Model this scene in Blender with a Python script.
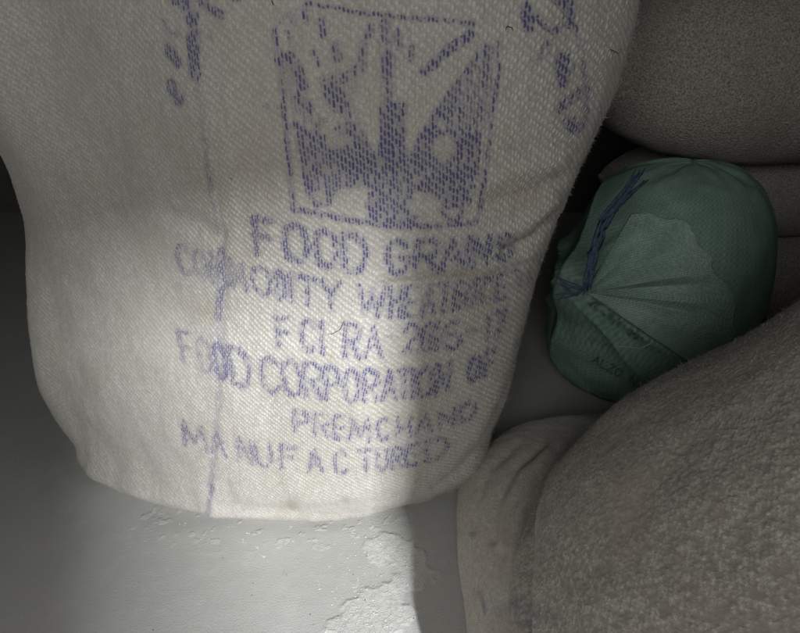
import bpy, math, random
import numpy as np
from mathutils import Vector, Matrix

# ------------------------------------------------------------------ scene, camera, light
for o in list(bpy.data.objects):
    bpy.data.objects.remove(o, do_unlink=True)
scene = bpy.context.scene
C = scene.collection
S = 0.8                     # layout unit -> metres
FPX = 497.0                 # focal length in photo pixels (photo 800 x 633)
PITCH = math.radians(31)
CAM = np.array([0.0, 0.0, 0.66]) * S

cam_d = bpy.data.cameras.new('camera')
cam = bpy.data.objects.new('camera', cam_d)
C.objects.link(cam)
cam.location = CAM
cam.rotation_euler = (math.radians(90) - PITCH, 0, 0)
cam_d.sensor_fit = 'HORIZONTAL'
cam_d.sensor_width = 36
cam_d.lens = 36 * FPX / 800
cam_d.clip_start = 0.01
cam_d.clip_end = 50
scene.camera = cam

w = bpy.data.worlds.new('World')
scene.world = w
w.use_nodes = True
w.node_tree.nodes['Background'].inputs[0].default_value = (0.9, 0.95, 1.0, 1)
w.node_tree.nodes['Background'].inputs[1].default_value = 0.006


def area_light(name, loc, target, size, power, color, tall=None):
    d = bpy.data.lights.new(name, 'AREA')
    d.shape = 'RECTANGLE' if tall else 'DISK'
    d.size = size
    if tall:
        d.size_y = tall
    d.energy = power
    d.color = color
    o = bpy.data.objects.new(name, d)
    C.objects.link(o)
    o.location = Vector(loc) * S
    v = Vector(target) * S - o.location
    o.rotation_euler = v.to_track_quat('-Z', 'Y').to_euler()
    return o


area_light('daylight_through_opening', (1.06, -2.6, 2.53), (-.1, .5, .25), 0.055, 180, (0.985, 0.995, 1.0), 0.15)
area_light('fill_light', (-.24, -.70, 1.0), (.05, .5, .25), 0.6, 4.3, (1.0, 0.99, 0.96))  # added soft fill, stands in for light bounced about the room

vs = scene.view_settings
vs.view_transform = 'Standard'
vs.look = 'None'
vs.exposure = 0
vs.gamma = 1
scene.render.engine = 'CYCLES'

# ------------------------------------------------------------------ helpers
rng = np.random.default_rng(7)


def pixel(P):
    """world points (...,3) -> photo pixel coordinates, used to find where the print falls on the cloth"""
    q = P - CAM
    c, s = math.cos(PITCH), math.sin(PITCH)
    dep = q[..., 1] * c - q[..., 2] * s
    up = q[..., 1] * s + q[..., 2] * c
    dep = np.maximum(dep, 1e-3)
    return 400 + FPX * q[..., 0] / dep, 316.5 - FPX * up / dep


def ray(px, py):
    c, s = math.cos(PITCH), math.sin(PITCH)
    xr, yv = (px - 400) / FPX, (py - 316.5) / FPX
    return np.array([xr, c - yv * s, -s - yv * c])


def at_y(px, py, y):
    d = ray(px, py)
    return CAM + d * (y * S / d[1])


def at_floor(px, py):
    d = ray(px, py)
    return CAM + d * (-CAM[2] / d[2])


def h2(i, j, seed=0):
    v = np.sin(i * 127.1 + j * 311.7 + seed * 74.7) * 43758.5453
    return v - np.floor(v)


def vnoise(x, y, seed=0):
    i, j = np.floor(x), np.floor(y)
    fx, fy = x - i, y - j
    fx = fx * fx * (3 - 2 * fx)
    fy = fy * fy * (3 - 2 * fy)
    a, b = h2(i, j, seed), h2(i + 1, j, seed)
    c, d = h2(i, j + 1, seed), h2(i + 1, j + 1, seed)
    return (a * (1 - fx) + b * fx) * (1 - fy) + (c * (1 - fx) + d * fx) * fy


def fbm(x, y, seed=0, n=4):
    t, a, s = 0, .5, 0
    for k in range(n):
        t = t + a * vnoise(x * 2 ** k, y * 2 ** k, seed + k)
        s += a
        a *= .5
    return t / s


def sstep(x, a, b):
    t = np.clip((x - a) / (b - a), 0, 1)
    return t * t * (3 - 2 * t)


def hermite(zs, vals, z):
    """smooth interpolation of vals[L,...] given at zs to z[n]"""
    zs = np.asarray(zs, float)
    vals = np.asarray(vals, float)
    m = np.gradient(vals, zs, axis=0)
    k = np.clip(np.searchsorted(zs, z, side='right') - 1, 0, len(zs) - 2)
    h = (zs[k + 1] - zs[k])
    t = (z - zs[k]) / h
    sh = (-1,) + (1,) * (vals.ndim - 1)
    t = t.reshape(sh)
    h = h.reshape(sh)
    return ((2 * t**3 - 3 * t**2 + 1) * vals[k] + (t**3 - 2 * t**2 + t) * h * m[k]
            + (-2 * t**3 + 3 * t**2) * vals[k + 1] + (t**3 - t**2) * h * m[k + 1])


def catmull(pts, u):
    """closed curve through pts[N,...], u in control index units"""
    n = len(pts)
    i = np.floor(u).astype(int)
    t = (u - i)
    t = t.reshape((-1,) + (1,) * (pts.ndim - 1))
    p0, p1, p2, p3 = pts[(i - 1) % n], pts[i % n], pts[(i + 1) % n], pts[(i + 2) % n]
    return 0.5 * (2 * p1 + (p2 - p0) * t + (2 * p0 - 5 * p1 + 4 * p2 - p3) * t**2 + (3 * p1 - p0 - 3 * p2 + p3) * t**3)


def grid_normals(P, closed=True):
    if closed:
        du = np.roll(P, -1, 1) - np.roll(P, 1, 1)
    else:
        du = np.gradient(P, axis=1)
    dv = np.gradient(P, axis=0)
    n = np.cross(du, dv)
    return n / np.maximum(np.linalg.norm(n, axis=-1, keepdims=True), 1e-12)


def mesh_from(name, V, quads, tris=None, attrs=None, smooth=True):
    me = bpy.data.meshes.new(name)
    nq = len(quads)
    nt = 0 if tris is None else len(tris)
    me.vertices.add(len(V))
    me.vertices.foreach_set('co', np.ascontiguousarray(V, np.float32).ravel())
    loops = np.asarray(quads, np.int32).ravel()
    starts = np.arange(nq, dtype=np.int32) * 4
    if nt:
        loops = np.concatenate([loops, np.asarray(tris, np.int32).ravel()])
        starts = np.concatenate([starts, nq * 4 + np.arange(nt, dtype=np.int32) * 3])
    me.loops.add(len(loops))
    me.loops.foreach_set('vertex_index', loops.astype(np.int32))
    me.polygons.add(nq + nt)
    me.polygons.foreach_set('loop_start', starts.astype(np.int32))
    me.update(calc_edges=True)
    me.polygons.foreach_set('use_smooth', np.full(nq + nt, smooth))
    for k, v in (attrs or {}).items():
        a = me.attributes.new(k, 'FLOAT', 'POINT')
        a.data.foreach_set('value', np.ascontiguousarray(v, np.float32).ravel())
    me.validate()
    return me


def grid_quads(nv, nu, closed):
    j, i = np.meshgrid(np.arange(nv - 1), np.arange(nu if closed else nu - 1), indexing='ij')
    i2 = (i + 1) % nu
    return np.stack([j * nu + i, j * nu + i2, (j + 1) * nu + i2, (j + 1) * nu + i], -1).reshape(-1, 4)


def loft_mesh(name, P, attrs=None):
    """closed tube of rings P[nv,nu,3] with fan caps"""
    nv, nu = P.shape[:2]
    V = P.reshape(-1, 3)
    Q = grid_quads(nv, nu, True)
    V = np.concatenate([V, P[0].mean(0)[None], P[-1].mean(0)[None]])
    k = np.arange(nu)
    b = nv * nu
    T = np.concatenate([np.stack([np.full(nu, b), (k + 1) % nu, k], -1),
                        np.stack([np.full(nu, b + 1), (nv - 1) * nu + k, (nv - 1) * nu + (k + 1) % nu], -1)])
    at = {}
    for kk, v in (attrs or {}).items():
        at[kk] = np.concatenate([v.ravel(), [v[0].mean(), v[-1].mean()]])
    return mesh_from(name, V, Q, T, at)


def obj(name, me, mat, parent=None):
    o = bpy.data.objects.new(name, me)
    C.objects.link(o)
    if mat is not None and not me.materials:
        me.materials.append(mat)
    o.parent = parent
    return o


def thing(name, label, cat, group=None):
    o = bpy.data.objects.new(name, None)
    C.objects.link(o)
    o['label'] = label
    o['category'] = cat
    if group:
        o['group'] = group
    return o


def tube(name, pts, rad, mat, parent=None, sides=6, taper=False):
    pts = np.asarray(pts, float)
    n = len(pts)
    t = np.gradient(pts, axis=0)
    t /= np.maximum(np.linalg.norm(t, axis=1, keepdims=True), 1e-9)
    ref = np.array([0.31, 0.2, 0.93])
    a = np.cross(t, ref)
    a /= np.maximum(np.linalg.norm(a, axis=1, keepdims=True), 1e-9)
    b = np.cross(t, a)
    th = np.arange(sides) * 2 * math.pi / sides
    r = np.full(n, rad) if np.isscalar(rad) else np.asarray(rad)
    if taper:
        r = r * np.minimum(1, np.minimum(np.arange(n), np.arange(n)[::-1]) / max(1, n * .15) + .25)
    P = pts[:, None] + r[:, None, None] * (np.cos(th)[None, :, None] * a[:, None] + np.sin(th)[None, :, None] * b[:, None])
    return obj(name, loft_mesh(name, P), mat, parent)


# ------------------------------------------------------------------ materials
def new_mat(name):
    m = bpy.data.materials.new(name)
    m.use_nodes = True
    nt = m.node_tree
    b = nt.nodes['Principled BSDF']
    return m, nt, b


def N(nt, typ, **kw):
    n = nt.nodes.new(typ)
    for k, v in kw.items():
        if k.startswith('_'):
            n.inputs[k[1:].replace('_', ' ')].default_value = v
        else:
            setattr(n, k, v)
    return n


def mixc(nt, fac, a, b):
    m = nt.nodes.new('ShaderNodeMix')
    m.data_type = 'RGBA'
    for s, v in (('Factor', fac), ('A', a), ('B', b)):
        sock = [i for i in m.inputs if i.name == s and (i.type == ('VALUE' if s == 'Factor' else 'RGBA'))][0]
        if hasattr(v, 'node'):
            nt.links.new(v, sock)
        else:
            sock.default_value = v if s == 'Factor' else (*v, 1)
    return [o for o in m.outputs if o.type == 'RGBA'][0]


def math_n(nt, op, a, b=None, c=None):
    m = nt.nodes.new('ShaderNodeMath')
    m.operation = op
    for i, v in enumerate((a, b, c)):
        if v is None:
            continue
        if hasattr(v, 'node'):
            nt.links.new(v, m.inputs[i])
        else:
            m.inputs[i].default_value = v
    return m.outputs[0]


def ramp(nt, fac, lo, hi):
    m = nt.nodes.new('ShaderNodeMapRange')
    m.interpolation_type = 'SMOOTHSTEP'
    nt.links.new(fac, m.inputs[0])
    m.inputs[1].default_value = lo
    m.inputs[2].default_value = hi
    return m.outputs[0]


def obj_noise(nt, scale, detail=4, rough=.6):
    tc = N(nt, 'ShaderNodeTexCoord')
    n = N(nt, 'ShaderNodeTexNoise')
    n.inputs['Scale'].default_value = scale
    n.inputs['Detail'].default_value = detail
    n.inputs['Roughness'].default_value = rough
    nt.links.new(tc.outputs['Object'], n.inputs['Vector'])
    return n.outputs['Fac']


def attr(nt, name):
    a = N(nt, 'ShaderNodeAttribute')
    a.attribute_name = name
    return a.outputs['Fac']


def jute(name, pale, dark, stain_c, ink_c, woven=True):
    m, nt, b = new_mat(name)
    fine = obj_noise(nt, 900 if woven else 430, 3, .7)
    broad = obj_noise(nt, 11, 4, .6)
    col = mixc(nt, ramp(nt, fine, *((.25, .75) if woven else (.28, .72))), dark, pale)
    col = mixc(nt, math_n(nt, 'MULTIPLY', ramp(nt, broad, .5, .8), .35), col, stain_c)
    if woven:
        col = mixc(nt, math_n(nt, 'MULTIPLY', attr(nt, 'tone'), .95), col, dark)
        col = mixc(nt, attr(nt, 'stain'), col, stain_c)
        col = mixc(nt, attr(nt, 'ink'), col, ink_c)
    nt.links.new(col, b.inputs['Base Color'])
    b.inputs['Roughness'].default_value = .95
    b.inputs['Specular IOR Level'].default_value = .12
    b.inputs['Sheen Weight'].default_value = .12
    b.inputs['Sheen Roughness'].default_value = .6
    bp = N(nt, 'ShaderNodeBump')
    bp.inputs['Strength'].default_value = .5
    bp.inputs['Distance'].default_value = .0006 if woven else .003
    src = fine
    if not woven:
        tc = N(nt, 'ShaderNodeTexCoord')
        v = N(nt, 'ShaderNodeTexVoronoi')
        v.inputs['Scale'].default_value = 330
        nt.links.new(tc.outputs['Object'], v.inputs['Vector'])
        src = math_n(nt, 'ADD', math_n(nt, 'MULTIPLY', v.outputs['Distance'], -1.2), fine)
    nt.links.new(src, bp.inputs['Height'])
    nt.links.new(bp.outputs[0], b.inputs['Normal'])
    return m


INK = (.080, .075, .19)
m_jute = jute('jute_pale', (.63, .62, .585), (.365, .352, .32), (.32, .275, .21), INK)
m_jute2 = jute('jute_brown', (.66, .63, .57), (.27, .25, .215), (.36, .31, .255), (.12, .13, .19))
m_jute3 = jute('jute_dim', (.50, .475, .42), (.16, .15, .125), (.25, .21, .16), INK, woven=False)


def plain(name, col, rough=.9, spec=.2, bump=0, scale=60, col2=None):
    m, nt, b = new_mat(name)
    n = obj_noise(nt, scale, 5, .6)
    c = mixc(nt, ramp(nt, n, .3, .7), col, col2 or tuple(x * .8 for x in col))
    nt.links.new(c, b.inputs['Base Color'])
    b.inputs['Roughness'].default_value = rough
    b.inputs['Specular IOR Level'].default_value = spec
    if bump:
        bp = N(nt, 'ShaderNodeBump')
        bp.inputs['Strength'].default_value = .6
        bp.inputs['Distance'].default_value = bump
        nt.links.new(n, bp.inputs['Height'])
        nt.links.new(bp.outputs[0], b.inputs['Normal'])
    return m


m_fibre_dark = plain('dark_fibre', (.05, .04, .035))
m_fibre = plain('jute_fibre', (.5, .46, .39))
m_thread = plain('stitch_thread', (.55, .5, .42))
m_wall = plain('rough_plaster', (.15, .145, .135), .95, .1, .004, 14)
m_blue = plain('blue_cord', (.07, .10, .15), .8, .2, .0008, 300, (.035, .05, .08))
m_twine = plain('pale_twine', (.42, .40, .34), .9, .2)
m_chip = plain('white_chip', (.66, .66, .63), 1, .02, .001, 300)
m_grit = plain('dark_grit', (.10, .09, .08), .9, .2)

# cement floor
m_floor, nt, b = new_mat('dusty_cement')
broad = obj_noise(nt, 7, 5, .6)
mid = obj_noise(nt, 60, 5, .65)
fine = obj_noise(nt, 700, 3, .7)
col = mixc(nt, ramp(nt, broad, .35, .7), (.385, .385, .368), (.425, .423, .405))
col = mixc(nt, math_n(nt, 'MULTIPLY', ramp(nt, mid, .5, .75), .3), col, (.49, .487, .47))
col = mixc(nt, math_n(nt, 'MULTIPLY', ramp(nt, fine, .55, .75), .35), col, (.38, .37, .34))
col = mixc(nt, attr(nt, 'flake'), col, (.55, .545, .525))
col = mixc(nt, attr(nt, 'dirt_and_shade'), col, (.27, .265, .25))
nt.links.new(col, b.inputs['Base Color'])
b.inputs['Roughness'].default_value = 1.0
b.inputs['Specular IOR Level'].default_value = .03
bp = N(nt, 'ShaderNodeBump')
bp.inputs['Strength'].default_value = .8
bp.inputs['Distance'].default_value = .0009
tc = N(nt, 'ShaderNodeTexCoord')
vor = N(nt, 'ShaderNodeTexVoronoi', feature='DISTANCE_TO_EDGE')
vor.inputs['Scale'].default_value = 95
nz = N(nt, 'ShaderNodeTexNoise')
nz.inputs['Scale'].default_value = 120
nz.inputs['Detail'].default_value = 5
wob = N(nt, 'ShaderNodeVectorMath', operation='MULTIPLY_ADD')
wob.inputs[1].default_value = (.02, .02, .02)
nt.links.new(tc.outputs['Object'], nz.inputs['Vector'])
nt.links.new(nz.outputs['Color'], wob.inputs[0])
nt.links.new(tc.outputs['Object'], wob.inputs[2])
nt.links.new(wob.outputs[0], vor.inputs['Vector'])
crk = ramp(nt, vor.outputs['Distance'], 0, .05)
rough_p = math_n(nt, 'ADD', math_n(nt, 'MULTIPLY', crk, .8), math_n(nt, 'MULTIPLY', nz.outputs['Fac'], 2.4))
hgt = math_n(nt, 'ADD', math_n(nt, 'ADD', math_n(nt, 'MULTIPLY', fine, 1.3), math_n(nt, 'MULTIPLY', mid, .25)), math_n(nt, 'MULTIPLY', rough_p, attr(nt, 'flake')))
nt.links.new(hgt, bp.inputs['Height'])
nt.links.new(bp.outputs[0], b.inputs['Normal'])

# green woven plastic
def green_plastic(name, c1, c2, c3):
    m, nt, b = new_mat(name)
    fine = obj_noise(nt, 500, 2, .6)
    broad = obj_noise(nt, 16, 4, .6)
    col = mixc(nt, ramp(nt, broad, .35, .7), c1, c2)
    col = mixc(nt, attr(nt, 'tone'), col, c3)
    col = mixc(nt, attr(nt, 'ink'), col, (.012, .022, .018))
    nt.links.new(col, b.inputs['Base Color'])
    b.inputs['Roughness'].default_value = .55
    b.inputs['Specular IOR Level'].default_value = .35
    bp = N(nt, 'ShaderNodeBump')
    bp.inputs['Strength'].default_value = .4
    bp.inputs['Distance'].default_value = .0006
    nt.links.new(math_n(nt, 'ADD', fine, attr(nt, 'tone')), bp.inputs['Height'])
    nt.links.new(bp.outputs[0], b.inputs['Normal'])
    return m


m_green = green_plastic('green_woven_plastic', (.16, .26, .21), (.22, .325, .27), (.085, .155, .12))
m_green2 = green_plastic('faded_green_woven_plastic', (.25, .36, .30), (.32, .43, .365), (.11, .19, .15))

# ------------------------------------------------------------------ the print (rasterised strokes, looked up per cloth point)
SS = 2
MASK = np.zeros((640 * SS, 800 * SS), np.float32)


def stroke(mask, pts, width, val=1.0, soft=2.0):
    for (x0, y0), (x1, y1) in zip(pts[:-1], pts[1:]):
        r = width / 2 + soft
        xa, xb = int(max(0, (min(x0, x1) - r) * SS)), int(min(mask.shape[1], (max(x0, x1) + r) * SS + 2))
        ya, yb = int(max(0, (min(y0, y1) - r) * SS)), int(min(mask.shape[0], (max(y0, y1) + r) * SS + 2))
        if xb <= xa or yb <= ya:
            continue
        Y, X = np.mgrid[ya:yb, xa:xb] / SS
        dx, dy = x1 - x0, y1 - y0
        L = dx * dx + dy * dy + 1e-9
        t = np.clip(((X - x0) * dx + (Y - y0) * dy) / L, 0, 1)
        d = np.hypot(X - x0 - t * dx, Y - y0 - t * dy)
        v = val * (1 - sstep(d, width / 2 - soft * .5, width / 2 + soft * .5))
        np.maximum(mask[ya:yb, xa:xb], v, out=mask[ya:yb, xa:xb])


def inside(poly, X, Y):
    r = np.zeros(X.shape, bool)
    n = len(poly)
    for k in range(n):
        x0, y0 = poly[k]
        x1, y1 = poly[(k + 1) % n]
        c = (y0 > Y) != (y1 > Y)
        xx = (x1 - x0) * (Y - y0) / ((y1 - y0) or 1e-9) + x0
        r ^= c & (X < xx)
    return r


def fill(mask, poly, val):
    xs, ys = [p[0] for p in poly], [p[1] for p in poly]
    xa, xb, ya, yb = int(max(0, min(xs) * SS)), int(max(xs) * SS + 1), int(max(0, min(ys) * SS)), int(max(ys) * SS + 1)
    Y, X = np.mgrid[ya:yb, xa:xb] / SS
    m = inside(poly, X + .01, Y + .013)
    sub = mask[ya:yb, xa:xb]
    sub[m] = np.maximum(sub[m], val)


def clear(mask, cx, cy, rx, ry, keep=.1):
    Y, X = np.mgrid[0:mask.shape[0], 0:mask.shape[1]] / SS
    d = np.hypot((X - cx) / rx, (Y - cy) / ry)
    mask *= np.where(d < 1, keep, np.where(d < 1.25, keep + (1 - keep) * (d - 1) / .25, 1))


def arc(cx, cy, rx, ry, a0, a1, n=10):
    return [(cx + rx * math.cos(math.radians(a0 + (a1 - a0) * k / n)), cy - ry * math.sin(math.radians(a0 + (a1 - a0) * k / n))) for k in range(n + 1)]


# letters in a unit box, y down
GLY = {
    'A': [[(0, 1), (.5, 0), (1, 1)], [(.2, .64), (.8, .64)]],
    'C': [arc(.55, .5, .5, .5, 40, 320, 12)],
    'D': [[(0, 0), (0, 1)], [(0, 0), (.5, .0), (.85, .15), (1, .5), (.85, .85), (.5, 1), (0, 1)]],
    'E': [[(1, 0), (0, 0), (0, 1), (1, 1)], [(0, .5), (.8, .5)]],
    'F': [[(1, 0), (0, 0), (0, 1)], [(0, .48), (.8, .48)]],
    'G': [arc(.5, .5, .5, .5, 45, 330, 12) + [(1, .55), (.6, .55)]],
    'H': [[(0, 0), (0, 1)], [(1, 0), (1, 1)], [(0, .5), (1, .5)]],
    'I': [[(.5, 0), (.5, 1)]],
    'J': [[(.8, 0), (.8, .8), (.5, 1), (.1, .85)]],
    'L': [[(0, 0), (0, 1), (1, 1)]],
    'M': [[(0, 1), (.08, 0), (.5, .75), (.92, 0), (1, 1)]],
    'N': [[(0, 1), (0, 0), (1, 1), (1, 0)]],
    'O': [[(.5, 0), (.87, .12), (1, .5), (.87, .88), (.5, 1), (.13, .88), (0, .5), (.13, .12), (.5, 0)]],
    'P': [[(0, 1), (0, 0), (.7, 0), (1, .13), (1, .38), (.7, .52), (0, .52)]],
    'R': [[(0, 1), (0, 0), (.7, 0), (1, .13), (1, .38), (.7, .52), (0, .52)], [(.5, .52), (1, 1)]],
    'S': [[(.95, .15), (.5, 0), (.08, .14), (.08, .38), (.5, .5), (.95, .63), (.95, .86), (.5, 1), (.03, .85)]],
    'T': [[(0, 0), (1, 0)], [(.5, 0), (.5, 1)]],
    'U': [[(0, 0), (0, .8), (.3, 1), (.7, 1), (1, .8), (1, 0)]],
    'W': [[(0, 0), (.25, 1), (.5, .15), (.75, 1), (1, 0)]],
    'Y': [[(0, 0), (.5, .5), (1, 0)], [(.5, .5), (.5, 1)]],
    'Z': [[(0, 0), (1, 0), (0, 1), (1, 1)]],
    '/': [[(.9, 0), (.1, 1)]],
    '-': [[(0, .5), (1, .5)]],
    '0': [[(.5, 0), (.9, .15), (1, .5), (.9, .85), (.5, 1), (.1, .85), (0, .5), (.1, .15), (.5, 0)]],
    '1': [[(.1, .2), (.6, 0), (.6, 1)]],
    '2': [[(0, .25), (.3, 0), (.8, 0), (1, .25), (.9, .5), (0, 1), (1, 1)]],
    '6': [[(.9, .08), (.5, 0), (.12, .2), (0, .65), (.15, .92), (.5, 1), (.88, .9), (1, .7), (.85, .5), (.45, .45), (.05, .62)]],
    '7': [[(0, 0), (1, 0), (.4, 1)]],
}


def text_line(mask, letters, top, bot, width, val):
    tx, ty = zip(*top)
    bx, by = zip(*bot)
    r = random.Random(len(letters))
    for ch, xl, xr in letters:
        for pl in GLY[ch]:
            out = []
            dense = []
            for a, b_ in zip(pl[:-1], pl[1:]):
                for k in range(4):
                    dense.append((a[0] + (b_[0] - a[0]) * k / 4, a[1] + (b_[1] - a[1]) * k / 4))
            dense.append(pl[-1])
            for gx, gy in dense:
                x = xl + width * .35 + gx * (xr - xl - width * .7)
                yt = np.interp(x, tx, ty) + width * .4
                yb = np.interp(x, bx, by) - width * .4
                # the camera looks down: uprights lean towards the foot of the sack
                x += -(x - 365) * .09 * (gy - .5) * (yb - yt) / 90
                out.append((x, yt + gy * (yb - yt)))
            stroke(mask, out, width, val * r.uniform(.85, 1.05))


T1 = [(250, 215), (300, 223), (350, 233), (395, 239), (440, 238), (480, 235), (515, 231)]
B1 = [(253, 256), (300, 265), (345, 273), (395, 276), (440, 273), (480, 267), (515, 259)]
text_line(MASK, [('F', 253, 276), ('O', 282, 310), ('O', 313, 339), ('D', 342, 369), ('G', 385, 411), ('R', 414, 440), ('A', 440, 465),
                 ('I', 464, 472), ('N', 471, 491), ('S', 494, 515)], T1, B1, 6.6, .95)
T2 = [(175, 241), (215, 252), (260, 266), (310, 276), (360, 284), (410, 285), (450, 282), (490, 275), (540, 262)]
B2 = [(175, 274), (215, 285), (250, 294), (300, 305), (340, 314), (385, 319), (430, 317), (470, 309), (510, 299), (540, 289)]
text_line(MASK, [('C', 176, 192), ('O', 193, 208), ('M', 209, 227), ('M', 229, 247)], T2, B2, 4.8, .72)
text_line(MASK, [('O', 251, 272), ('D', 275, 287), ('I', 287, 294), ('T', 296, 318), ('Y', 320, 342), ('W', 358, 387), ('H', 389, 402),
                 ('E', 404, 417), ('A', 421, 437), ('T', 437, 452), ('/', 452, 458), ('R', 458, 471), ('I', 472, 478), ('C', 479, 492), ('E', 495, 507)], T2, B2, 4.8, .9)
stroke(MASK, [(520, 272), (519, 292)], 4, .4)
stroke(MASK, [(530, 268), (529, 286)], 4, .35)
stroke(MASK, [(437, 284), (470, 281), (500, 275), (520, 269)], 3, .8)
T3 = [(275, 314), (320, 320), (370, 324), (420, 322), (460, 319), (505, 308)]
B3 = [(275, 348), (320, 355), (370, 360), (420, 352), (460, 350), (505, 337)]
text_line(MASK, [('F', 276, 292), ('C', 299, 317), ('I', 318, 326), ('R', 343, 361), ('A', 364, 383), ('2', 403, 419), ('0', 421, 433), ('1', 433, 440),
                 ('6', 442, 462), ('1', 484, 492), ('7', 492, 506)], T3, B3, 4.8, .95)
stroke(MASK, [(387, 338), (396, 338)], 3, .6)
stroke(MASK, [(467, 332), (480, 329)], 3, .6)
T4 = [(178, 328), (205, 336), (240, 347), (270, 355), (300, 360), (345, 367), (390, 370), (430, 365), (470, 356), (495, 347)]
B4 = [(178, 362), (205, 375), (240, 389), (270, 395), (300, 398), (345, 404), (390, 401), (430, 399), (450, 393), (480, 381), (495, 374)]
text_line(MASK, [('F', 179, 193), ('O', 197, 212)], T4, B4, 4.6, .55)
text_line(MASK, [('O', 213, 227), ('D', 229, 251), ('C', 259, 280), ('O', 281, 303), ('R', 304, 322), ('P', 324, 340), ('O', 342, 361), ('R', 363, 379),
                 ('A', 381, 397), ('T', 397, 411), ('I', 410, 416), ('O', 416, 434), ('N', 435, 451), ('O', 467, 481), ('F', 484, 495)], T4, B4, 5.0, .95)
T5 = [(293, 409), (330, 414), (370, 418), (400, 416), (440, 410), (478, 399)]
B5 = [(293, 433), (330, 439), (370, 443), (400, 440), (440, 431), (478, 418)]
text_line(MASK, [('P', 293, 309), ('R', 313, 330), ('E', 333, 346), ('M', 349, 371), ('C', 375, 391), ('H', 396, 412), ('A', 416, 434), ('N', 438, 455), ('D', 459, 477)],
          T5, B5, 4.0, .85)
T6 = [(182, 419), (215, 430), (255, 440), (300, 447), (345, 450), (385, 448), (420, 442), (450, 433)]
B6 = [(182, 446), (215, 456), (255, 466), (300, 472), (345, 475), (385, 471), (420, 465), (450, 456)]
text_line(MASK, [('M', 182, 206), ('A', 208, 227), ('N', 237, 253), ('U', 255, 272), ('F', 280, 298), ('A', 306, 323), ('C', 332, 349), ('T', 358, 373),
                 ('U', 376, 388), ('R', 391, 403), ('E', 405, 418), ('D', 425, 449)], T6, B6, 4.2, .85)

# emblem: frame with a sheaf of grain
FR = 4.2
stroke(MASK, [(275, 31), (280, 65), (284, 105), (289, 160), (294, 209)], FR, .95)
stroke(MASK, [(275, 31), (280, 22), (290, 12), (305, 5)], 3, .45)
stroke(MASK, [(305, 3), (320, 5), (340, 9), (365, 14), (395, 17), (430, 19), (455, 21), (475, 25)], FR, .85)
stroke(MASK, [(294, 209), (325, 215), (350, 220), (385, 226), (430, 227), (478, 222)], FR + 1, .9)
stroke(MASK, [(500, 42), (498, 75), (492, 120), (486, 170), (478, 222)], FR, .95)


def em(*p):
    return [(265 + x / 2.73, y / 2.73) for x, y in p]


for pts_, wd_, v_ in [(((68, 35), (82, 62)), 6, .7), (((105, 25), (112, 62)), 6, .7), (((150, 60), (160, 98)), 7, .75), (((60, 85), (78, 125)), 4, .8), (((60, 150), (85, 180), (105, 235)), 10, .85),
                      (((35, 165), (60, 160)), 6, .5), (((88, 258), (125, 300)), 8, .8), (((130, 140), (150, 178)), 4.5, .75), (((192, 120), (200, 160)), 9, .85), (((0, 288), (40, 292)), 4, .5),
                      (((215, 215), (240, 195), (265, 180)), 10, .8), (((265, 160), (272, 115), (290, 75)), 8, .75), (((325, 65), (330, 110)), 9, .75), (((360, 85), (368, 125)), 7, .7),
                      (((400, 130), (396, 165)), 6, .65), (((330, 150), (332, 205)), 11, .9), (((335, 235), (338, 265)), 10, .85), (((435, 195), (475, 160), (515, 125), (560, 95)), 10, .85),
                      (((470, 315), (500, 270), (545, 210), (600, 130)), 9, .6), (((615, 130), (600, 210), (590, 300)), 7, .6), (((560, 225), (560, 300)), 9, .5), (((520, 270), (525, 320)), 8, .55),
                      (((405, 435), (440, 360), (475, 305)), 10, .9), (((80, 340), (130, 368), (150, 340)), 7, .75), (((95, 380), (110, 470), (120, 520)), 6, .8)]:
    stroke(MASK, em(*pts_), wd_, v_)
for pts_, v_ in [(((150, 228), (185, 205), (230, 280), (235, 320), (190, 308), (162, 262)), .88), (((185, 345), (250, 325), (285, 395), (312, 432), (300, 470), (170, 440)), .72),
                 (((312, 275), (382, 280), (388, 440), (310, 440)), .95), (((470, 305), (500, 285), (600, 300), (590, 350), (530, 350), (470, 345)), .55),
                 (((85, 360), (130, 372), (165, 365), (180, 440), (300, 432), (400, 440), (450, 360), (520, 345), (595, 350), (585, 470), (560, 560), (500, 572), (470, 545), (400, 520), (300, 515),
                   (200, 515), (180, 560), (130, 550), (105, 470)), .74),
                 (((518, 370), (592, 362), (585, 440), (515, 440)), .95), (((420, 440), (580, 450), (560, 560), (500, 570), (470, 540), (410, 515)), .9),
                 (((270, 545), (300, 510), (400, 515), (425, 590), (400, 618), (290, 612)), .85)]:
    fill(MASK, em(*pts_), v_)
fill(MASK, [(289, 52), (304, 84), (313, 110), (330, 122), (296, 125), (283, 70)], .28)
fill(MASK, [(318, 78), (345, 66), (364, 60), (358, 96), (364, 150), (330, 122)], .25)
fill(MASK, [(372, 30), (402, 30), (396, 60), (392, 98), (378, 98), (382, 60)], .28)
fill(MASK, [(447, 110), (462, 74), (492, 46), (494, 120), (478, 128)], .34)
clear(MASK, 336, 140, 10, 9, .25)
clear(MASK, 322, 128, 4, 5, .3)
clear(MASK, 444, 147, 11, 10, .15)
clear(MASK, 351, 200, 16, 8, .08)
clear(MASK, 318, 198, 9, 6, .2)
clear(MASK, 424, 205, 15, 10, .1)
clear(MASK, 452, 213, 9, 4, .15)
stroke(MASK, [(307, 165), (308, 192), (316, 205), (327, 204), (334, 184)], 4, .8)
stroke(MASK, [(441, 208), (446, 219), (458, 221), (464, 208)], 4, .85)
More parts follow.
